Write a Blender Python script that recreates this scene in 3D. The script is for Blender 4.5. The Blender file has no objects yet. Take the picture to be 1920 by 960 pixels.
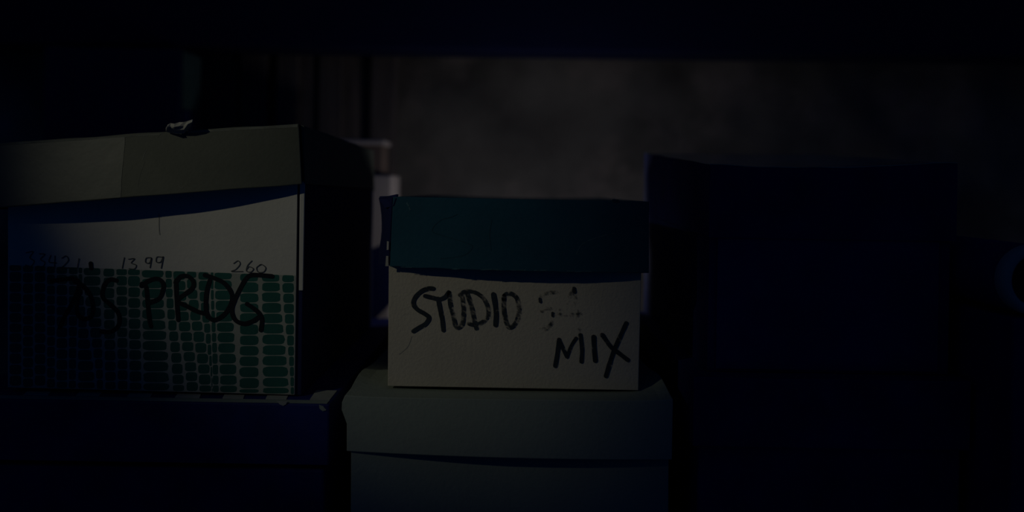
import bpy, bmesh, math, random
from mathutils import Vector, noise, Euler

# ------------------------------------------------------------------ camera, world, light, exposure
scene = bpy.context.scene
COL = scene.collection
F, CX, HY = 1375.0, 960.0, 345.0          # focal length and principal point, pixels of the 1920x960 frame
CAMZ, ROLL = 1.2, 0.016                   # eye height (m), slight roll of the hand-held camera

cam_d = bpy.data.cameras.new('camera')
cam_d.sensor_fit = 'HORIZONTAL'; cam_d.sensor_width = 36.0
cam_d.lens = 36.0 * F / 1920.0
cam_d.shift_y = (HY - 480.0) / 1920.0
cam_d.clip_start = 0.01
cam_d.dof.use_dof = True; cam_d.dof.focus_distance = 0.55; cam_d.dof.aperture_fstop = 2.4
cam = bpy.data.objects.new('camera', cam_d); COL.objects.link(cam)
cam.location = (0, 0, CAMZ); cam.rotation_euler = Euler((math.pi / 2, -ROLL, 0))
scene.camera = cam

world = bpy.data.worlds.new('night'); scene.world = world; world.use_nodes = True
bg = world.node_tree.nodes['Background']
bg.inputs['Color'].default_value = (0.04, 0.24, 1.0, 1); bg.inputs['Strength'].default_value = 0.0165

# hand-held flashlight, up and to the left of the camera
LP, LT = Vector((-1.20, -0.50, CAMZ + 0.70)), Vector((-0.138, 0.55, CAMZ - 0.028))
ld = bpy.data.lights.new('flashlight_beam', 'SPOT')
ld.energy = 9.0; ld.color = (1.0, 0.975, 0.74); ld.shadow_soft_size = 0.012
ld.spot_size = 0.234; ld.spot_blend = 1.0
lo = bpy.data.objects.new('flashlight_beam', ld); COL.objects.link(lo)
lo.location = LP; lo.rotation_euler = (LT - LP).to_track_quat('-Z', 'Y').to_euler()
# added point light hidden behind the boxes, no lamp there, brightens the wall
l2 = bpy.data.lights.new('wall_fill', 'POINT')
l2.energy = 0.225; l2.color = (0.96, 0.98, 1.0); l2.shadow_soft_size = 0.02
o2 = bpy.data.objects.new('wall_fill', l2); COL.objects.link(o2)
o2.location = (0.045, 0.905, CAMZ - 0.060)

vs = scene.view_settings
vs.view_transform = 'Standard'; vs.look = 'None'; vs.gamma = 1.0; vs.exposure = 0.0; vs.use_curve_mapping = False

random.seed(4)

# ------------------------------------------------------------------ helpers
def P(px, py, d):
    """point of the photo at a real distance d (m) from the camera plane"""
    u, v = (px - CX) / F * d, -(py - HY) / F * d
    return Vector((u * math.cos(ROLL) - v * math.sin(ROLL), d, CAMZ + u * math.sin(ROLL) + v * math.cos(ROLL)))

def on_z(px, py, z):
    """point of the photo on the level plane at height z"""
    p = P(px, py, 1.0); k = (z - CAMZ) / (p.z - CAMZ)
    return Vector((p.x * k, k, z))

def tag(o, label=None, cat=None, group=None, kind=None):
    if label: o['label'] = label
    if cat: o['category'] = cat
    if group: o['group'] = group
    if kind: o['kind'] = kind
    return o

def thing(name, loc, label, cat, group=None):
    o = bpy.data.objects.new(name, None); COL.objects.link(o)
    o.location = loc; o.empty_display_size = 0.05
    return tag(o, label, cat, group)

def root_of(p):
    off = Vector((0, 0, 0))
    while p is not None:
        off += Vector(p.location); p = p.parent
    return off

def link(name, bm, mat, parent=None, smooth=False, solid=0.0, bevel=0.0, offset=-1.0):
    off = root_of(parent)
    for v in bm.verts: v.co -= off
    me = bpy.data.meshes.new(name); bm.normal_update(); bm.to_mesh(me); bm.free()
    me.materials.append(mat)
    if smooth:
        for p in me.polygons: p.use_smooth = True
    o = bpy.data.objects.new(name, me); COL.objects.link(o)
    if parent: o.parent = parent
    if solid:
        m = o.modifiers.new('solid', 'SOLIDIFY'); m.thickness = solid; m.offset = offset
    if bevel:
        m = o.modifiers.new('bevel', 'BEVEL'); m.width = bevel; m.segments = 2; m.limit_method = 'ANGLE'; m.angle_limit = math.radians(40)
    return o

def hexbox(c, n=(10, 10, 6), faces='FBLRTD', deform=None):
    """shell on 8 corners (FBL FBR FTL FTR BBL BBR BTL BTR), each face a grid so it can warp"""
    fbl, fbr, ftl, ftr, bbl, bbr, btl, btr = c
    def tri(x, y, z):
        f = (fbl * (1 - x) + fbr * x) * (1 - z) + (ftl * (1 - x) + ftr * x) * z
        b = (bbl * (1 - x) + bbr * x) * (1 - z) + (btl * (1 - x) + btr * x) * z
        p = f * (1 - y) + b * y
        if deform: p = p + Vector(deform(x, y, z))
        return p
    bm = bmesh.new(); cache = {}
    def vert(i, j, k):
        key = (i, j, k)
        if key not in cache: cache[key] = bm.verts.new(tri(i / n[0], j / n[1], k / n[2]))
        return cache[key]
    nx, ny, nz = n
    for f in faces:
        if f in 'FB':
            j = 0 if f == 'F' else ny
            for i in range(nx):
                for k in range(nz):
                    q = [vert(i, j, k), vert(i + 1, j, k), vert(i + 1, j, k + 1), vert(i, j, k + 1)]
                    bm.faces.new(q if f == 'F' else q[::-1])
        elif f in 'LR':
            i = 0 if f == 'L' else nx
            for j in range(ny):
                for k in range(nz):
                    q = [vert(i, j + 1, k), vert(i, j, k), vert(i, j, k + 1), vert(i, j + 1, k + 1)]
                    bm.faces.new(q if f == 'L' else q[::-1])
        else:
            k = nz if f == 'T' else 0
            for i in range(nx):
                for j in range(ny):
                    q = [vert(i, j, k), vert(i + 1, j, k), vert(i + 1, j + 1, k), vert(i, j + 1, k)]
                    bm.faces.new(q if f == 'T' else q[::-1])
    return bm

def box_corners(x0, x1, y0, y1, z0, z1):
    V = Vector
    return [V((x0, y0, z0)), V((x1, y0, z0)), V((x0, y0, z1)), V((x1, y0, z1)),
            V((x0, y1, z0)), V((x1, y1, z0)), V((x0, y1, z1)), V((x1, y1, z1))]

def front_corners(bl, br, tl, tr, length, back=(0, 0)):
    """eight corners from four measured front corners; back = rise of the back bottom / top"""
    b0, b1 = Vector((0, length, back[0])), Vector((0, length, back[1]))
    return [bl, br, tl, tr, bl + b0, br + b0, tl + b1, tr + b1]

def bowl(x): return 4 * x * (1 - x)

def catmull(pts, n=7):
    if len(pts) < 3: 
        a, b = Vector(pts[0]), Vector(pts[1])
        return [a.lerp(b, t / n) for t in range(n + 1)]
    p = [Vector(q) for q in pts]; p = [p[0] * 2 - p[1]] + p + [p[-1] * 2 - p[-2]]
    out = []
    for i in range(1, len(p) - 2):
        for t in range(n):
            s = t / n
            out.append(0.5 * ((2 * p[i]) + (p[i + 1] - p[i - 1]) * s + (2 * p[i - 1] - 5 * p[i] + 4 * p[i + 1] - p[i + 2]) * s * s
                              + (3 * p[i] - p[i - 1] - 3 * p[i + 1] + p[i + 2]) * s ** 3))
    out.append(p[-2]); return out

def strokes(name, lines, width, depth, mat, parent, label=None, jitter=0.12):
    """flat pen strokes lying on a face at the given depth"""
    bm = bmesh.new()
    for k, ln in enumerate(lines):
        w0 = width
        if isinstance(ln, tuple): w0, ln = ln
        c = catmull([(a, b, 0) for a, b in ln]); dep = (lambda q, k=k: (depth(q.x, q.y) if callable(depth) else depth) - 0.00002 * k)
        L, R = [], []
        for i, q in enumerate(c):
            t = (c[min(i + 1, len(c) - 1)] - c[max(i - 1, 0)]); t = t.normalized() if t.length else Vector((1, 0, 0))
            nrm = Vector((-t.y, t.x, 0)); w = w0 * 0.5 * (1 + jitter * noise.noise(Vector((q.x * .09, q.y * .09, k * 3.1))))
            L.append(q + nrm * w); R.append(q - nrm * w)
        t0 = (c[0] - c[1]).normalized(); t1 = (c[-1] - c[-2]).normalized()
        def cap(q, t):
            nn = Vector((-t.y, t.x, 0))
            return [q + nn * (w0 * .5 * math.cos(a)) + t * (w0 * .5 * math.sin(a)) for a in [math.pi * s / 6 for s in range(1, 6)]]
        loop = L + cap(c[-1], t1) + R[::-1] + cap(c[0], t0)
        vl = [bm.verts.new(P(q.x, q.y, dep(q))) for q in L]; vr = [bm.verts.new(P(q.x, q.y, dep(q))) for q in R]
        for i in range(len(c) - 1):
            bm.faces.new((vl[i], vr[i], vr[i + 1], vl[i + 1]))
        for q, t, a, b in ((c[-1], t1, vl[-1], vr[-1]), (c[0], t0, vr[0], vl[0])):
            cv = [bm.verts.new(P(s.x, s.y, dep(s))) for s in cap(q, t)]
            bm.faces.new([a] + cv + [b])
    bmesh.ops.recalc_face_normals(bm, faces=bm.faces)
    o = link(name, bm, mat, parent)
    if label: o['label'] = label
    return o

# ------------------------------------------------------------------ materials (all procedural)
def material(name, base, rough=0.85, var=0.15, scale=30.0, alt=None, altscale=6.0, altamt=0.0, bump=0.15, bscale=260.0, spec=0.25, fibre=(1, 1, 1), alpha=None):
    m = bpy.data.materials.new(name); m.use_nodes = True
    nt = m.node_tree; N, Lk = nt.nodes, nt.links
    b = N['Principled BSDF']; b.inputs['Roughness'].default_value = rough
    b.inputs['Specular IOR Level'].default_value = spec
    tc = N.new('ShaderNodeTexCoord'); mp = N.new('ShaderNodeMapping'); Lk.new(tc.outputs['Object'], mp.inputs['Vector'])
    mp.inputs['Scale'].default_value = fibre
    def nz(s, det=5, r=.6):
        n = N.new('ShaderNodeTexNoise'); n.inputs['Scale'].default_value = s; n.inputs['Detail'].default_value = det
        n.inputs['Roughness'].default_value = r; Lk.new(mp.outputs['Vector'], n.inputs['Vector']); return n
    n1 = nz(scale); cr = N.new('ShaderNodeValToRGB')
    cr.color_ramp.elements[0].position = .3; cr.color_ramp.elements[1].position = .7
    cr.color_ramp.elements[0].color = tuple(max(0, c * (1 - var)) for c in base) + (1,)
    cr.color_ramp.elements[1].color = tuple(min(1, c * (1 + var)) for c in base) + (1,)
    Lk.new(n1.outputs['Fac'], cr.inputs['Fac']); out = cr.outputs['Color']
    if alt:
        n2 = nz(altscale, 6, .65); r2 = N.new('ShaderNodeValToRGB')
        r2.color_ramp.elements[0].position = .48; r2.color_ramp.elements[1].position = .68
        r2.color_ramp.elements[1].color = (altamt,) * 3 + (1,)
        Lk.new(n2.outputs['Fac'], r2.inputs['Fac'])
        mx = N.new('ShaderNodeMix'); mx.data_type = 'RGBA'; Lk.new(r2.outputs['Color'], mx.inputs['Factor'])
        Lk.new(out, mx.inputs[6]); mx.inputs[7].default_value = tuple(alt) + (1,); out = mx.outputs[2]
    Lk.new(out, b.inputs['Base Color'])
    nb = nz(bscale, 3); bp = N.new('ShaderNodeBump'); bp.inputs['Strength'].default_value = bump; bp.inputs['Distance'].default_value = .001
    Lk.new(nb.outputs['Fac'], bp.inputs['Height']); Lk.new(bp.outputs['Normal'], b.inputs['Normal'])
    if alpha:                                   # dried-out pen: ink missing in grainy patches
        lo_, hi_, s = alpha
        na = nz(s, 6, .7); ra = N.new('ShaderNodeValToRGB')
        ra.color_ramp.elements[0].position = lo_; ra.color_ramp.elements[1].position = hi_
        Lk.new(na.outputs['Fac'], ra.inputs['Fac']); Lk.new(ra.outputs['Color'], b.inputs['Alpha'])
    return m

M = {}
M['cream'] = material('cream_card', (.60, .585, .53), var=.05, scale=18, bump=.2)
M['brown_lid'] = material('olive_brown_card', (.110, .118, .092), rough=.6, var=.10, scale=14, alt=(.15, .155, .12), altscale=22, altamt=.35)
M['worn'] = material('worn_card_edge', (.19, .20, .165), var=.3, scale=60)
M['tape'] = material('packing_tape', (.110, .118, .096), rough=.5, var=.16, scale=20, spec=.4, bump=.3, bscale=60)
M['torn'] = material('torn_paper', (.42, .41, .36), var=.25, scale=60)
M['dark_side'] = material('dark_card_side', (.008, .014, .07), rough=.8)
M['print_ground'] = material('pale_print', (.36, .385, .335), var=.08, scale=30)
M['pattern'] = material('green_print', (.022, .115, .095), var=.12, scale=50)
M['ink'] = material('black_marker', (.006, .008, .014), rough=.6, var=.2)
M['ink_dry'] = material('dry_marker', (.022, .033, .045), rough=.8, var=.35, scale=90, alpha=(.26, .43, 300))
M['ink_patchy'] = material('patchy_marker', (.030, .042, .052), rough=.8, var=.4, scale=90, alpha=(.36, .54, 230))
M['ink_faded'] = material('rubbed_marker', (.05, .06, .065), rough=.8, var=.3, alpha=(.53, .70, 170))
M['pencil'] = material('pen_line', (.085, .095, .095), var=.3, scale=120, alpha=(.22, .36, 300))
M['blue_lid'] = material('dark_teal_blue_card', (.006, .070, .110), rough=.65, var=.10, scale=25, alt=(.012, .085, .125), altscale=30, altamt=.4)
M['blue_dark'] = material('dark_blue_scuff', (.006, .055, .085), rough=.7)
M['blue_pale'] = material('pale_blue_scuff', (.05, .13, .16), rough=.7, var=.3, alpha=(.36, .52, 250))
M['navy_side'] = material('navy_card_side', (.006, .012, .07), rough=.8)
M['tan'] = material('tan_card', (.54, .495, .40), var=.06, scale=16, bump=.35, bscale=420)
M['grey'] = material('grey_green_card', (.285, .33, .28), var=.06, scale=12, bump=.3)
M['grey_body'] = material('pale_grey_card', (.25, .30, .27), var=.06, scale=12, bump=.3)
M['black'] = material('black_card', (.008, .018, .14), rough=.7, var=.25)
M['stripe'] = material('grey_white_stripe', (.34, .36, .34), var=.15, scale=40)
M['navy'] = material('navy_box_card', (.008, .018, .14), rough=.75, var=.2)
M['lit_top'] = material('lit_lid_top', (.26, .33, .30), rough=.14, spec=1.0, bump=.05, var=.5, scale=22, alt=(.24, .28, .25), altscale=16, altamt=.6)  # grazing light on the navy lid's top, painted as a pale glossy colour
M['navy_panel'] = material('navy_label_panel', (.012, .030, .18), rough=.7)
M['pinkcarton'] = material('pink_beige_carton', (.55, .46, .45), var=.10, scale=10)
M['brownbox'] = material('dull_brown_card', (.20, .14, .12), var=.15, scale=16)
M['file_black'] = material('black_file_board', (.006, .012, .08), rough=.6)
M['file_green'] = material('grey_green_cloth', (.05, .10, .10), var=.15, scale=40)
M['plank'] = material('brown_wood', (.13, .105, .105), rough=.8, var=.25, scale=9, fibre=(12, 12, 1), alt=(.21, .16, .14), altscale=5, altamt=.6)
M['wall'] = material('rough_plaster', (.165, .148, .142), rough=.95, var=.45, scale=5, alt=(.37, .295, .285), altscale=4.2, altamt=.85, bump=.4, bscale=40)
M['beam'] = material('dark_painted_wood', (.005, .010, .065), rough=.85, fibre=(1, 12, 12))
M['floor'] = material('dark_concrete', (.10, .10, .10), var=.2, scale=6)
M['shelf'] = material('dark_shelf_board', (.03, .028, .03), rough=.8, fibre=(1, 10, 10))
M['tube'] = material('kraft_tube', (.66, .44, .40), var=.1)

# ------------------------------------------------------------------ the setting
def grid_wall():
    bm = bmesh.new(); nx, nz = 190, 130; x0, x1, z0, z1, y = -1.6, 1.6, 0.0, 2.3, 1.21
    vv = []
    for i in range(nx + 1):
        for k in range(nz + 1):
            x = x0 + (x1 - x0) * i / nx; z = z0 + (z1 - z0) * k / nz
            q = Vector((x * 5.5, 0, z * 5.5))
            h = noise.fractal(q, 1.0, 2.0, 4) * .026 + noise.noise(q * 1.3 + Vector((7, 0, 3))) * .018
            vv.append(bm.verts.new((x, y - max(-.02, min(.03, h)), z)))
    for i in range(nx):
        for k in range(nz):
            a = i * (nz + 1) + k
            bm.faces.new((vv[a], vv[a + nz + 1], vv[a + nz + 2], vv[a + 1]))
    return tag(link('wall_back', bm, M['wall'], smooth=True), 'rough brown plaster wall behind the boxes', kind='structure')
grid_wall()
fl = link('floor', hexbox(box_corners(-1.6, 1.6, -1.2, 1.3, -.05, 0), n=(1, 1, 1)), M['floor']); tag(fl, 'dark concrete floor', kind='structure')

# dark beam across the back wall, cutting off the top of the view
ZB = P(300, 84, 1.06), P(1840, 105, 1.06)
bmb = hexbox([P(-700, 72, 1.06), P(2600, 116, 1.06), P(-700, -330, 1.06), P(2600, -330, 1.06),
              P(-700, 72, 1.06) + Vector((0, .07, 0)), P(2600, 116, 1.06) + Vector((0, .07, 0)),
              P(-700, -330, 1.06) + Vector((0, .07, 0)), P(2600, -330, 1.06) + Vector((0, .07, 0))], n=(12, 1, 1))
tag(link('trim_1', bmb, M['beam'], bevel=.004), 'dark wooden beam running across the top of the back wall', kind='structure')

# shelf that carries everything
SZ = 0.90
sh = thing('storage_shelf', (0, .74, 0), 'dark wooden shelf under all the boxes', 'shelf')
link('shelf_board', hexbox(box_corners(-.95, .95, .46, 1.06, SZ - .03, SZ), n=(1, 1, 1)), M['shelf'], sh, bevel=.003)
for x in (-.93, .93):
    for y in (.49, 1.03):
        link('post', hexbox(box_corners(x - .02, x + .02, y - .02, y + .02, 0, SZ - .03), n=(1, 1, 1)), M['shelf'], sh, bevel=.003)

# planks against the wall
pl = thing('plank_panel', ((520 - CX) / F * 1.17, 1.17, 0), 'dim vertical wooden planks leaning on the wall behind the cream box', 'planks')
edges = [382, 446, 499, 513, 556, 592, 640, 690, 742]
for i in range(len(edges) - 1):
    d = 1.145 + (.012, .0, .02, -.006, .008, .0, .014, -.004)[i]
    a, b = P(edges[i] + 1.2, 345, d).x, P(edges[i + 1] - 1.2, 345, d).x
    link('plank', hexbox(box_corners(a, b, d, d + .022, 0, 1.47 + .0), n=(1, 1, 1)), M['plank'], pl, bevel=.003)

# ------------------------------------------------------------------ things behind the front row
CT = 1.2125 - .012
ca = thing('moving_carton', (-.39, 1.02, SZ), 'pinkish beige carton glimpsed in the gap between the cream box and the blue-lidded box', 'box')
cc = box_corners(-.64, P(735, 345, .985).x, .985, 1.055, SZ, P(720, 328, .985).z)
link('body', hexbox(cc, n=(4, 4, 4)), M['pinkcarton'], ca, bevel=.003)
ct = cc[2].z
b_ = bmesh.new(); b_.faces.new([b_.verts.new(P(x, y, .985) + Vector((0, -.0006, 0))) for x, y in [(600, 700), (733, 570), (734, 452), (600, 505)]])  # slanting shadow on the carton front, put in as a dark sheet
link('shadow_band', b_, M['file_black'], ca, solid=.0006).__setitem__('label', 'dark slanting band painted as a shadow')
bb = thing('brown_box', (-.25, 1.0, ct), 'dull brown box on top of the pinkish carton, behind the cream box', 'box')
xb = P(717, 300, .995).x
link('body', hexbox(box_corners(-.33, xb, .995, 1.045, ct, P(700, 270, .995).z), n=(3, 3, 3)), M['brownbox'], bb, bevel=.002)
link('lid', hexbox(box_corners(-.333, xb + .003, .992, 1.048, P(700, 272, .995).z, P(700, 262, .995).z), n=(3, 3, 1)), M['pinkcarton'], bb, bevel=.002)
fb = thing('file_box', (-.48, 1.02, ct), 'black file box with a grey-green side, standing behind the left end of the brown lid', 'box')
fx = P(338, 150, .992).x; fz = P(338, 91, .992).z
link('case', hexbox(box_corners(-.636, fx, .992, 1.052, ct, fz), n=(3, 2, 3)), M['file_black'], fb, bevel=.002)
link('side_panel', hexbox(box_corners(fx + .0005, fx + .003, .994, 1.050, P(338, 203, .992).z, fz - .003), n=(1, 2, 3)), M['file_green'], fb).__setitem__('label', 'grey-green side strip')
link('base_strip', hexbox(box_corners(fx + .0005, fx + .0035, .994, 1.050, ct + .01, P(338, 205, .992).z), n=(1, 2, 1)), M['file_black'], fb)

# ------------------------------------------------------------------ shoebox: cream body with green print, brown lid ("70S PROG")
D1 = 0.55
ra = thing('shoebox', (P(290, 730, D1).x, D1 + .16, P(290, 733, D1).z), "cream shoebox with green blob print, '70S PROG' in black marker and a crooked brown lid", 'box')
bl, br, tl, tr = P(15, 726, D1 + .0015), P(565, 741, D1 + .0015), P(15, 300, D1 + .0015), P(571, 292, D1 + .0015)
bz = min(bl.z, br.z)
def w1(x, y, z): return (.0012 * noise.noise(Vector((x * 3, y * 3, z * 3))) if x > .98 else 0, 0, 0)
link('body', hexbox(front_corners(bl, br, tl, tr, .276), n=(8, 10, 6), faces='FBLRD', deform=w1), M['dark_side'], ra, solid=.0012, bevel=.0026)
cs = [P(560, 545, D1 + .0002), P(568, 545, D1 + .0002), P(562, 340, D1 + .0002), P(571.5, 340, D1 + .0004)]
link('corner_fold', hexbox(front_corners(*cs, .0016), n=(1, 1, 6)), M['cream'], ra, bevel=.0005)
# front sheet, a hair proud of the body so its right edge throws a thin dark line
fs = [P(15, 726, D1 - .0003), P(552, 740, D1 - .0003), P(15, 300, D1 - .0003), P(558, 296, D1 - .0003)]
link('front_sheet', hexbox(front_corners(*fs, .0014), n=(6, 1, 6)), M['cream'], ra)
# lid: front panel crooked and bulging forward
dl = D1 - .007
lf = [P(-26, 392, dl), P(566, 345, dl), P(-26, 271, dl), P(560, 232, dl)]
def bulge_a(x, z):
    over = .0165 * (1 - x) * (1 - 2 * x) + .0215 * 4 * x * (1 - x) + .007 * x * (2 * x - 1)
    return (over - .007) * (1 - .55 * z)
def on_lid(px, py, f4, dpl, bulge):
    """depth of a bulged lid front under a pixel"""
    d = dpl
    for _ in range(4):
        p = P(px, py, d)
        z = .5; x = .5
        for _ in range(4):
            l_, r_ = f4[0].lerp(f4[2], z), f4[1].lerp(f4[3], z); x = (p.x - l_.x) / (r_.x - l_.x)
            b_, t_ = f4[0].lerp(f4[1], x), f4[2].lerp(f4[3], x); z = (p.z - b_.z) / (t_.z - b_.z)
        d = dpl - bulge(min(1, max(0, x)), min(1, max(0, z)))
    return d - .00014
def lid_a(px, py): return on_lid(px, py, lf, dl, bulge_a)
def wl(x, y, z):
    f = max(0, 1 - y * 6)
    return (0, -bulge_a(x, z) * f, .0010 * noise.noise(Vector((x * 7, y * 5, 2))) * (1 if z > .9 else .6))
lidc = front_corners(*lf, .290, (-.008, -.006))
lid = link('lid', hexbox(lidc, n=(30, 14, 6), faces='FBLT', deform=wl), M['brown_lid'], ra, solid=.0016, bevel=.0012)
# right skirt of the lid, sprung a little away from the corner
rs = [P(570.5, 344, dl + .006), P(572.5, 345, dl + .006), P(563.5, 234, dl + .003), P(570, 236, dl + .003)]
link('side_skirt', hexbox(front_corners(*rs, .276, (-.006, -.006)), n=(1, 10, 4)), M['brown_lid'], lid, bevel=.0006)
def patch(name, mat, corners, n, dfun, th=.0001):
    """thin sheet following a bulged face"""
    b_ = bmesh.new(); (bl_, br_, tl_, tr_) = [Vector((a, b, 0)) for a, b in corners]; g = []
    for i in range(n[0] + 1):
        col = []
        for k in range(n[1] + 1):
            x, z = i / n[0], k / n[1]
            q = (bl_ * (1 - x) + br_ * x) * (1 - z) + (tl_ * (1 - x) + tr_ * x) * z
            if x == 1: q.x += 3 * noise.noise(Vector((z * 5, 3, 0)))
            col.append(b_.verts.new(P(q.x, q.y, dfun(q.x, q.y))))
        g.append(col)
    for i in range(n[0]):
        for k in range(n[1]): b_.faces.new((g[i][k], g[i + 1][k], g[i + 1][k + 1], g[i][k + 1]))
    return link(name, b_, mat, lid, solid=th)
patch('tape', M['tape'], [(-24, 389), (226, 370), (-24, 275), (234, 257)], (20, 8), lambda x, y: lid_a(x, y) - .0001)
patch('worn_edge', M['worn'], [(30, 270), (300, 253), (30, 268), (300, 250.5)], (30, 1), lid_a)
patch('worn_edge', M['worn'], [(352, 249.5), (558, 238.5), (352, 246), (558, 232.5)], (30, 1), lid_a)
# torn crumple standing on the top edge
tb = bmesh.new(); rows = []
base = [(311, 247), (318, 249), (326, 250), (336, 251), (345, 250), (352, 244), (358, 238)]
topc = [(314, 234), (320, 231), (327, 232), (336, 229), (344, 229), (352, 227), (361, 224)]
for r in range(4):
    s = r / 3; row = []
    for (a, b) in zip(base, topc):
        q = (a[0] * (1 - s) + b[0] * s, a[1] * (1 - s) + b[1] * s)
        row.append(tb.verts.new(P(q[0], q[1], lid_a(q[0], 255) - .001 - .007 * math.sin(s * 2.6) + .004 * noise.noise(Vector((q[0] * .12, q[1] * .12, 1))))))
    rows.append(row)
for r in range(3):
    for i in range(6): tb.faces.new((rows[r][i], rows[r][i + 1], rows[r + 1][i + 1], rows[r + 1][i]))
link('torn_flap', tb, M['torn'], lid, solid=.0008).__setitem__('label', 'torn crumpled paper on the lid edge')
for ln in ((2.4, [(101, 334), (106, 328), (111, 323)]), (1.2, [(267, 300), (271, 288), (276, 279)]), (.9, [(258, 350), (262, 330), (268, 312), (271, 303)]),
           (1.6, [(336, 350), (339, 352), (343, 351)]), (.9, [(296, 257), (301, 251), (306, 249)])):
    strokes('crease', [ln], 1.2, lid_a, M['worn'], lid)

# green blob print on the lower half of the front
top_cols = [(18, 40), (43, 62), (65, 85), (88, 103), (106, 126), (129, 146), (149, 154), (157, 188), (194, 214), (218, 238), (242, 262), (266, 306), (310, 322), (325, 347), (350, 368), (371, 391), (396, 400), (402, 434), (437, 445), (450, 484), (491, 524), (529, 551)]
bot_cols = [(18, 40), (43, 62), (65, 85), (88, 103), (106, 126), (129, 142), (146, 178), (182, 193), (197, 217), (221, 239), (243, 265), (269, 317), (324, 345), (350, 371), (374, 396), (399, 410), (413, 444), (449, 485), (493, 541), (545, 551)]
# match the two lists: narrow slivers fade out half way down
pb = bmesh.new(); rnd = random.Random(3)
def blob(x0, x1, y0, y1):
    cx, cy, rx, ry = (x0 + x1) / 2, (y0 + y1) / 2, (x1 - x0) / 2, (y1 - y0) / 2
    vsx = []
    for i in range(20):
        a = 2 * math.pi * i / 20; e = .52
        c, s = math.cos(a), math.sin(a)
        ex = math.copysign(abs(c) ** e, c); ey = math.copysign(abs(s) ** e, s)
        wob = 1 + .04 * rnd.uniform(-1, 1)
        X = min(551.5, cx + rx * ex * wob); Y = cy + ry * ey
        vsx.append(pb.verts.new(P(X, max(Y, 497 + (X - 20) * .0365), D1 - .0005)))
    pb.faces.new(vsx)
cols = [((18, 40), (18, 40)), ((43, 62), (43, 62)), ((65, 85), (65, 85)), ((88, 103), (88, 103)), ((106, 126), (106, 126)), ((129, 146), (129, 142)),
        ((149, 188), (146, 178)), ((190, 213), (182, 193)), ((217, 237), (197, 217)), ((241, 262), (221, 239)), ((266, 281), (243, 265)),
        ((284, 306), (269, 317)), ((310, 322), (324, 345)), ((325, 347), (350, 371)), ((350, 368), (374, 396)), ((395, 400), (399, 410)), ((402, 434), (413, 444)),
        ((450, 484), (449, 485)), ((491, 524), (493, 541)), ((529, 551), (545, 551))]
cols[10] = ((240, 262), (243, 265)); cols[9] = ((218, 238), (221, 239)); cols[8] = ((194, 214), (197, 217)); cols[7] = ((157, 188), (182, 193)); cols[6] = ((147, 154), (146, 178))
cols[11] = ((266, 306), (269, 317)); cols.insert(15, ((372, 391), (397, 398.5)))
for (t0, t1), (b0, b1) in cols:
    y = 494.0 + rnd.uniform(-6, 2) + (t0 - 20) * .0365
    while True:
        h = 18.2 + rnd.uniform(-1.4, 1.4); s = min(1, max(0, (y - 505) / 225)); s = s * s * (3 - 2 * s)
        x0, x1 = t0 * (1 - s) + b0 * s, t1 * (1 - s) + b1 * s
        bottom = 725 + (x0 - 20) * .027
        y1 = min(y + h, bottom)
        if y1 - y < 3: break
        if x1 - x0 > 1.5 and y1 > 499 + (x1 - 20) * .0365: blob(x0, x1, max(y, 497 + (x0 - 20) * .0365), y1)
        y += h + 1.5
        if y > bottom: break
bmesh.ops.recalc_face_normals(pb, faces=pb.faces)
gb = bmesh.new(); gb.faces.new([gb.verts.new(P(x, y, D1 - .00042)) for x, y in [(16, 725.5), (551.5, 739.5), (554, 516.5), (16, 497)]])
link('print_ground', gb, M['print_ground'], ra).__setitem__('label', 'pale grey-green ground of the print')
link('printed_pattern', pb, M['pattern'], ra).__setitem__('label', 'printed columns of rounded green blobs')
strokes('marker_writing', [
    [(97, 527), (118, 524), (138, 523), (148, 533), (140, 560), (122, 592), (112, 614)],                       # 7
    [(140, 528), (155, 536), (168, 552), (174, 572), (172, 592), (158, 598), (146, 590), (144, 570), (150, 546)],   # 0
    [(218, 526), (207, 524), (197, 532), (192, 548), (194, 560), (208, 572), (222, 588), (223, 608), (210, 621), (190, 622)],   # S
    [(266, 532), (274, 540), (277, 570), (280, 598), (283, 612)],
    [(265, 536), (280, 526), (296, 523), (306, 532), (305, 546), (298, 560), (280, 568)],                     # P
    [(330, 526), (331, 560), (334, 600)],
    [(329, 530), (338, 519), (352, 518), (362, 528), (360, 541), (346, 552), (332, 564), (350, 574), (370, 584), (384, 588)],   # R
    [(393, 526), (387, 550), (386, 580), (391, 595)],
    [(384, 516), (400, 521), (420, 531), (434, 550), (433, 570), (420, 590), (402, 600), (389, 594)],         # O
    [(510, 518), (488, 516), (470, 516), (460, 524), (448, 545), (437, 570), (435, 586), (442, 601), (458, 607), (474, 602), (486, 594)],
    [(463, 570), (475, 578), (486, 588), (491, 600), (489, 619)],                                              # G
], 8.2, D1 - .0007, M['ink'], ra, "'70S PROG' in thick black marker")
strokes('pen_number', [[(49, 474), (62, 472), (56, 483), (64, 490), (58, 499), (48, 497)],
    [(74, 476), (84, 477), (76, 486), (84, 492), (80, 500), (70, 499)],
    [(95, 479), (92, 491), (105, 493)],
    [(103, 480), (102, 503)],
    [(116, 484), (124, 480), (128, 488), (120, 498), (114, 503), (130, 502)],
    [(148, 485), (145, 502)]], 1.7, D1 - .0007, M['pencil'], ra, 'thin pen number 33421')
strokes('pen_number', [[(233, 483), (229, 503)],
    [(241, 486), (252, 485), (246, 493), (255, 497), (252, 504), (242, 504)],
    [(283, 483), (274, 484), (273, 492), (280, 493), (284, 484), (281, 502)],
    [(304, 482), (294, 482), (293, 491), (301, 491), (306, 481), (302, 503)]], 1.7, D1 - .0007, M['pencil'], ra, 'thin pen number 1399')
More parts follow.
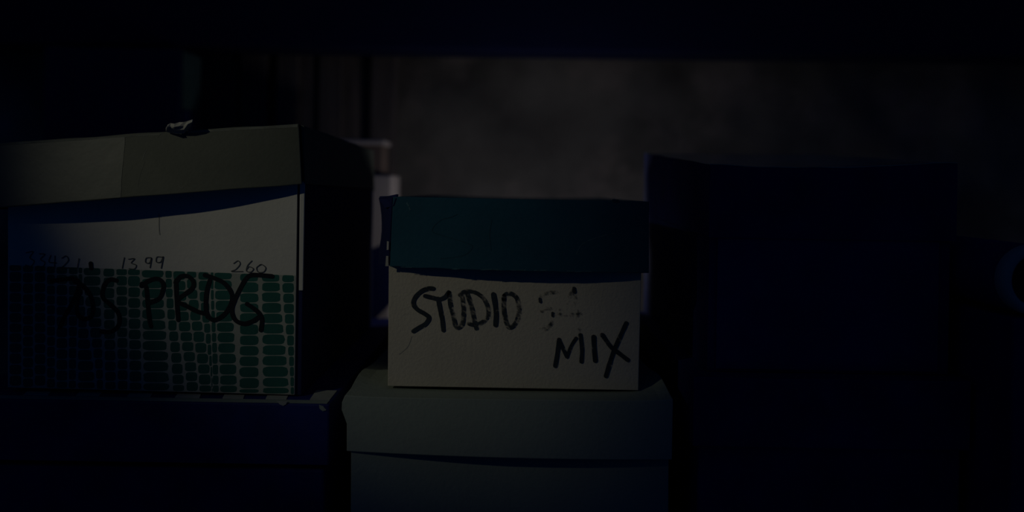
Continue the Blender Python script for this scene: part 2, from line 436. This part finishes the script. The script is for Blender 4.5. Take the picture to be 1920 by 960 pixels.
strokes('pen_number', [[(438, 494), (446, 489), (450, 495), (442, 505), (434, 509), (455, 509)],
    [(472, 489), (464, 498), (462, 508), (470, 510), (475, 504), (467, 500), (463, 504)],
    [(488, 496), (481, 502), (484, 510), (494, 510), (498, 502), (491, 496), (487, 497)]], 1.7, D1 - .0007, M['pencil'], ra, 'thin pen number 260')
strokes('ink_blot', [(8, [(170, 494), (171, 503)])], 8, D1 - .00072, M['ink'], ra)
strokes('scratch', [(.8, [(298, 400), (298, 424), (299, 440)])], 1, D1 - .0007, M['pencil'], ra)

# ------------------------------------------------------------------ striped-lid black box under the cream shoebox
ZD = bz - .0004
rd = thing('flat_box', (-.27, .66, SZ), 'black box with a grey-striped lid top under the cream shoebox', 'box')
xr = on_z(618, 756, ZD).x; yf = on_z(618, 756, ZD).y
link('body', hexbox(box_corners(-.412, xr - .004, yf + .004, .87, SZ, ZD - .05), n=(2, 2, 2)), M['black'], rd, bevel=.002)
ldd = link('lid', hexbox(box_corners(-.416, xr, yf, .874, ZD - .045, ZD - .0006), n=(8, 4, 2), faces='FBLRT'), M['black'], rd, bevel=.0015)
for (a0, a1, b0, b1) in [(62, 104, 44, 90), (157, 199, 142, 186), (252, 292, 238, 282), (340, 381, 328, 374), (427, 463, 417, 456), (507, 545, 498, 537), (593, 632, 581, 618)]:
    q = [on_z(b0, 749 + .016 * (b0 - 618), ZD), on_z(b1, 749 + .016 * (b1 - 618), ZD), on_z(a1, 731.5 + .016 * (a1 - 618), ZD), on_z(a0, 731.5 + .016 * (a0 - 618), ZD)]
    b_ = bmesh.new(); vq = [b_.verts.new(p - Vector((0, 0, .0006))) for p in q] + [b_.verts.new(p - Vector((0, 0, .0001))) for p in q]
    b_.faces.new(vq[4:]); b_.faces.new(vq[3::-1])
    for i in range(4): b_.faces.new((vq[i], vq[(i + 1) % 4], vq[4 + (i + 1) % 4], vq[4 + i]))
    link('stripe', b_, M['stripe'], ldd)
bd = box_corners(-.414, xr - .002, yf + .0006, yf + .0075, ZD - .0006, ZD - .0002)
link('edge_band', hexbox(bd, n=(1, 1, 1)), M['grey_body'], ldd)
for name, pts in (('torn_scrap', [(519, 752), (539, 752.5), (536, 758), (531, 761), (524, 758)]), ('scuff', [(598, 759), (606, 762), (612, 769), (605, 771), (599, 766)])):
    b_ = bmesh.new(); b_.faces.new([b_.verts.new(P(x, y, yf - .0006)) for x, y in pts][::-1])
    link(name, b_, M['stripe'] if name == 'torn_scrap' else M['grey_body'], ldd, solid=.0005)

# ------------------------------------------------------------------ grey box under the blue-lidded one
rc = thing('storage_box', (0, .68, SZ), 'grey-green cardboard box with a sagging lid under the blue-lidded shoebox', 'box')
d3 = .528
cb = [P(661, 1000, d3 + .007), P(1255, 1010, d3 + .007), P(661, 790, d3 + .007), P(1255, 800, d3 + .007)]
for q in (0, 1): cb[q].z = SZ
link('body', hexbox(front_corners(*cb, .335), n=(8, 6, 6), faces='FBLRD', deform=lambda x, y, z: (0, (-.0045 + .006 * min(1, x * 2.2)) * (1 if y < .1 else 0), 0)), M['grey_body'], rc, solid=.0015, bevel=.002)
def wc(x, y, z):
    dz = dx = dy = 0
    if z > .6:
        e = abs(2 * x - 1) ** 9; prof = math.exp(-((y - .13) / .10) ** 2)
        dz = (.006 * e * prof - .004 * bowl(x) * min(1, y * 5) - .005 * min(1, max(0, y - .25) * 3)) * (z - .6) / .4
    if y < .02:
        dy = -.0035 * bowl(x) * (1 - z) - .0015 * bowl(x)
        if x < .12 and z > .55: dx = -.004 * (1 - x / .12) * math.sin(math.pi * min(1, (z - .55) / .45 * .9))
    return (dx, dy, dz)
cl = [P(650, 846, d3), P(1260, 862, d3), P(650, 744, d3), P(1262, 752, d3)]
link('lid', hexbox(front_corners(*cl, .35), n=(26, 26, 8), faces='FBLRT', deform=wc), M['grey'], rc, solid=.0015, bevel=.0016, smooth=False)

# ------------------------------------------------------------------ blue-lidded tan shoebox ("STUDIO 54 MIX")
rb = thing('shoebox', (0, D1 + .16, P(960, 728, D1).z), "tan shoebox with a dark blue lid and 'STUDIO 54 MIX' in worn marker", 'box')
tb4 = [P(727, 724, D1), P(1197, 732, D1), P(730, 400, D1), P(1205, 408, D1)]
link('body', hexbox(front_corners(*tb4, .30), n=(8, 6, 6), faces='FBLRD'), M['tan'], rb, solid=.0014, bevel=.0012)
d2 = D1 - .0070
lb = [P(731, 500, d2), P(1217, 512, d2), P(737, 369, d2), P(1217, 378, d2)]
def bulge_b(x, z): return .0075 * bowl(min(1, max(0, x))) * (1 - z) ** .8
def lid_b(px, py): return on_lid(px, py, lb, d2, bulge_b)
def wb(x, y, z):
    f = max(0, 1 - y * 8)
    return (0, -bulge_b(x, z) * f, (.0008 * noise.noise(Vector((x * 14, 1, 0))) if z < .05 else 0) - (.002 * bowl(x) * min(1, y * 4) if z > .9 else 0))
lid2 = link('lid', hexbox(front_corners(*lb, .309, (0, -.003)), n=(30, 8, 8), faces='FBLRT', deform=wb), M['blue_lid'], rb, solid=.0015, bevel=.001)
# left skirt sprung outwards, with the curled corner at its top
b_ = bmesh.new(); rows = []
for k in range(9):
    t = k / 8; y = 371 + (496 - 371) * t
    out = 712 + 6.5 * math.sin(math.pi * min(1, t * 1.25)) ** .7 if t < .8 else 712 + 3.5 * (1 - t) * 5 * .4
    if k == 0: out = 713
    inn = 738 - 7 * t
    rows.append([b_.verts.new(P(inn, y, d2 + .0015)), b_.verts.new(P((inn + out) / 2, y - (2 if k == 0 else 0), d2 + .018)), b_.verts.new(P(out, y, d2 + .05))])
for k in range(8):
    for i in range(2): b_.faces.new((rows[k][i], rows[k + 1][i], rows[k + 1][i + 1], rows[k][i + 1]))
link('side_flap', b_, M['navy_side'], lid2, solid=.0012).__setitem__('label', 'dark side of the lid sprung outwards')
b_ = bmesh.new()
cv = [b_.verts.new(P(x, y, d2 + z)) for x, y, z in [(710, 373, .03), (712, 368, .03), (728, 367.5, .01), (744, 364, .004), (742, 372, -.0005), (737, 386, -.0005), (722, 390, .012), (716, 384, .026)]]
b_.faces.new(cv[::-1]); link('curled_corner', b_, M['navy_side'], lid2, solid=.0015)
for pts in ([(725.5, 452), (729, 453), (728.5, 468), (725, 469)], [(724, 480), (728, 480), (728.2, 499), (722.5, 499)]):
    b_ = bmesh.new(); b_.faces.new([b_.verts.new(P(x, y, d2 - .0004)) for x, y in pts][::-1]); link('torn_edge', b_, M['torn'], lid2, solid=.0006)
strokes('nick', [(3.0, [(763, 381), (766, 386), (769, 393)])], 2, lid_b, M['blue_pale'], lid2)
strokes('scratch', [(1.5, [(857, 402), (846, 407), (828, 412), (814, 424), (811, 434), (824, 440), (852, 448), (876, 456), (886, 462), (880, 472), (868, 479), (846, 483), (826, 485)])], 1.6, lid_b, M['blue_dark'], lid2)
strokes('scratch', [(1.3, [(922, 412), (918, 440), (921, 470)])], 1.6, lid_b, M['blue_dark'], lid2)
strokes('bent_edge_mark', [(1.5, [(1081, 476), (1088, 462), (1100, 453), (1118, 446), (1140, 440), (1156, 436)])], 1.5, lid_b, M['blue_pale'], lid2)
for ln in ((2, [(848, 504.5), (862, 504)]), (2, [(902, 506), (922, 505), (940, 506.5)]), (2.2, [(958, 506.5), (985, 506.5)]), (2, [(1002, 507), (1024, 507)]),
           (2.4, [(1064, 508), (1078, 509), (1098, 508.5), (1112, 509)]), (1.6, [(752, 501), (772, 501.5)])):
    strokes('frayed_edge', [ln], 2, lid_b, M['blue_pale'], lid2)
strokes('nub', [(5, [(1150, 376), (1158, 376.5)])], 5, d2 - .0008, M['blue_dark'], lid2)

# writing on the tan front
for mt, ch, ls in (
    ('ink_dry', 'S', [[(812, 541), (803, 541), (790, 546), (778, 558), (775, 570), (782, 580), (797, 589), (804, 596), (798, 607), (786, 614), (775, 621)]]),
    ('ink_dry', 'T', [[(797, 555), (810, 558), (823, 561), (834, 557), (841, 548)], [(821, 560), (825, 580), (829, 600), (831, 619)]]),
    ('ink_patchy', 'U', [(8, [(842, 550), (844, 570), (849, 590), (854, 611), (860, 614), (867, 606), (869, 585), (868, 570), (866, 556)])]),
    ('ink_patchy', 'D', [(8, [(875, 549), (881, 566), (886, 585), (890, 605), (893, 616)]),
                         (7.5, [(862, 553), (870, 547), (882, 546), (896, 551), (908, 562), (915, 580), (914, 593), (904, 604), (890, 609), (879, 607)])]),
    ('ink_dry', 'I', [(9, [(925, 552), (928, 570), (930, 590), (929, 609)])]),
    ('ink_patchy', 'O', [(8, [(945, 555), (944, 575), (947, 597), (953, 613), (962, 611), (970, 598), (973, 580), (969, 560), (959, 551), (948, 552), (944, 560)])])):
    strokes('marker_letter', ls, 8, D1 - .0006, M[mt], rb, "marker letter '%s' of STUDIO" % ch)
strokes('marker_writing', [
    (8, [(1041, 686), (1045, 662), (1048, 637)]), (7, [(1048, 637), (1056, 655), (1063, 669)]), (6, [(1063, 669), (1071, 648), (1080, 634)]), (7.5, [(1088, 628), (1091, 655), (1090, 678)]),   # M
    (9, [(1113, 632), (1114, 655), (1116, 676)]),                                                                                          # I
    (8, [(1129, 628), (1145, 650), (1160, 662), (1177, 675)]), (8, [(1174, 606), (1163, 630), (1150, 660), (1142, 685), (1136, 705)]),        # X
], 8, D1 - .0006, M['ink_dry'], rb, "'MIX' in dried-out black marker")
strokes('rubbed_writing', [
    (7, [(1047, 547), (1030, 549), (1014, 556), (1011, 568), (1016, 583)]), (7, [(1016, 580), (1030, 578), (1038, 590), (1034, 606), (1022, 617), (1010, 615)]),
    (7, [(1074, 545), (1060, 570), (1048, 588), (1070, 590), (1088, 588)]), (7, [(1076, 541), (1079, 570), (1083, 600), (1086, 622)]),
], 7, D1 - .0006, M['ink_faded'], rb, "nearly rubbed-out '54'")
for ln in ((7, [(1076, 541), (1077, 547)]), (5, [(1012, 560), (1013, 566)]), (5, [(1036, 587), (1036, 592)])):
    strokes('marker_blot', [ln], 6, D1 - .0007, M['ink_dry'], rb)
strokes('crease', [(.8, [(771, 630), (764, 648), (752, 660), (747, 664)])], .8, D1 - .0006, M['torn'], rb)

# ------------------------------------------------------------------ right-hand stack
dE = .543
eb = P(1325, 695, dE)
ZF = eb.z - .001
re_ = thing('shoebox', (.257, .66, ZF), 'dark navy shoebox with a sagging lid, right of the blue-lidded box', 'box')
x0, x1 = eb.x, .330
bodyc = box_corners(x0 + .0012, x1 - .003, dE + .003, dE + .266, ZF, ZF + .12)
link('body', hexbox(bodyc, n=(6, 6, 4), faces='FBLRD'), M['navy'], re_, solid=.0014, bevel=.001)
q0 = P(1347, 460, dE); q1 = P(1347, 692, dE)
link('front_panel', hexbox(box_corners(q0.x, x1 - .012, dE + .0015, dE + .0029, q1.z, q0.z + .02), n=(1, 1, 1)), M['navy_panel'], re_)
zt_f = P(1325, 309, dE).z; zt_b = P(1205, 287, dE + .270).z; zl = P(1325, 446, dE).z
def we_(x, y, z):
    if z > .7: return (0, 0, -.0030 * bowl(min(1, x * 1.1)) * (1 - y * .75) * (z - .7) / .3 + .0007 * noise.noise(Vector((x * 8, y * 8, 0))))
    return (0, 0, 0)
ec = box_corners(x0, x1, dE, dE + .270, zl, zt_f)
ec[3].z = zt_f + .004; ec[6].z = zt_b; ec[7].z = zt_b + .001; ec[4].z += .008; ec[5].z += .008
lide = link('lid', hexbox(ec, n=(20, 14, 4), faces='FBLRT', deform=we_), M['navy'], re_, solid=.0015, bevel=.001)
tt = [ec[2], ec[3], ec[2], ec[3], ec[6], ec[7], ec[6], ec[7]]  # thin sheet over the lid that carries the painted light
tt = [v + Vector((0, 0, .0002 if i in (0, 1, 4, 5) else .0007)) for i, v in enumerate(tt)]
def we2(x, y, z): return (0, 0, -.0030 * bowl(min(1, x * 1.1)) * (1 - y * .75) + .0007 * noise.noise(Vector((x * 8, y * 8, 0))))
link('lid_light_sheet', hexbox(tt, n=(20, 14, 1), deform=we2), M['lit_top'], lide).__setitem__('label', 'lid top painted pale grey-green as if lit')

rf = thing('flat_box', (.257, .66, SZ), 'black box under the dark navy shoebox', 'box')
link('body', hexbox(box_corners(.1385, .330, .534, .80, SZ, ZF - .04), n=(2, 2, 2)), M['black'], rf, bevel=.002)
link('lid', hexbox(box_corners(.1335, .3335, .529, .805, ZF - .05, ZF - .0003), n=(8, 6, 3), faces='FBLRT', deform=lambda x, y, z: (0, -.001 * bowl(x) if y < .02 else 0, 0)), M['black'], rf, solid=.0012, bevel=.0015)

tz = P(1945, 592, .50).z
rg = thing('carton', (.46, .63, SZ), 'dark carton at the right edge of the picture under the cardboard tube', 'box')
link('body', hexbox(box_corners(.338, .58, .492, .80, SZ, tz - .001), n=(2, 2, 2)), M['black'], rg, bevel=.002)
link('closing_tape', hexbox(box_corners(.434, .484, .4925, .80, tz - .001, tz - .0006), n=(1, 1, 1)), M['navy_panel'], rg)
# open-ended tube lying on it, mouth towards the camera
tcn = P(1950, 527, .495); R0 = tcn.z - tz - .0002; NS = 40
tub = thing('cardboard_tube', (tcn.x, .60, tz), 'round pinkish rim of a dark tube at the right edge of the picture', 'tube')
def revolve(name, prof, mat):
    b_ = bmesh.new()
    rings = [[b_.verts.new((tcn.x + r * math.cos(2 * math.pi * i / NS), .495 + l, tcn.z + r * math.sin(2 * math.pi * i / NS))) for i in range(NS)] for r, l in prof]
    for a, b in zip(rings, rings[1:]):
        for i in range(NS): b_.faces.new((a[i], a[(i + 1) % NS], b[(i + 1) % NS], b[i]))
    bmesh.ops.recalc_face_normals(b_, faces=b_.faces)
    return link(name, b_, mat, tub, smooth=True)
revolve('wall', [(.0001, .22), (R0, .22), (R0, .012), (R0 - .0065, .012), (R0 - .0065, .21), (.0001, .21)], M['black'])
revolve('rim', [(R0 - .001, .012), (R0, .010), (R0 + .0002, .004), (R0 - .0012, .0012), (R0 - .0035, 0), (R0 - .0058, .0012), (R0 - .0068, .004), (R0 - .0066, .012), (R0 - .001, .012)], M['tube'])
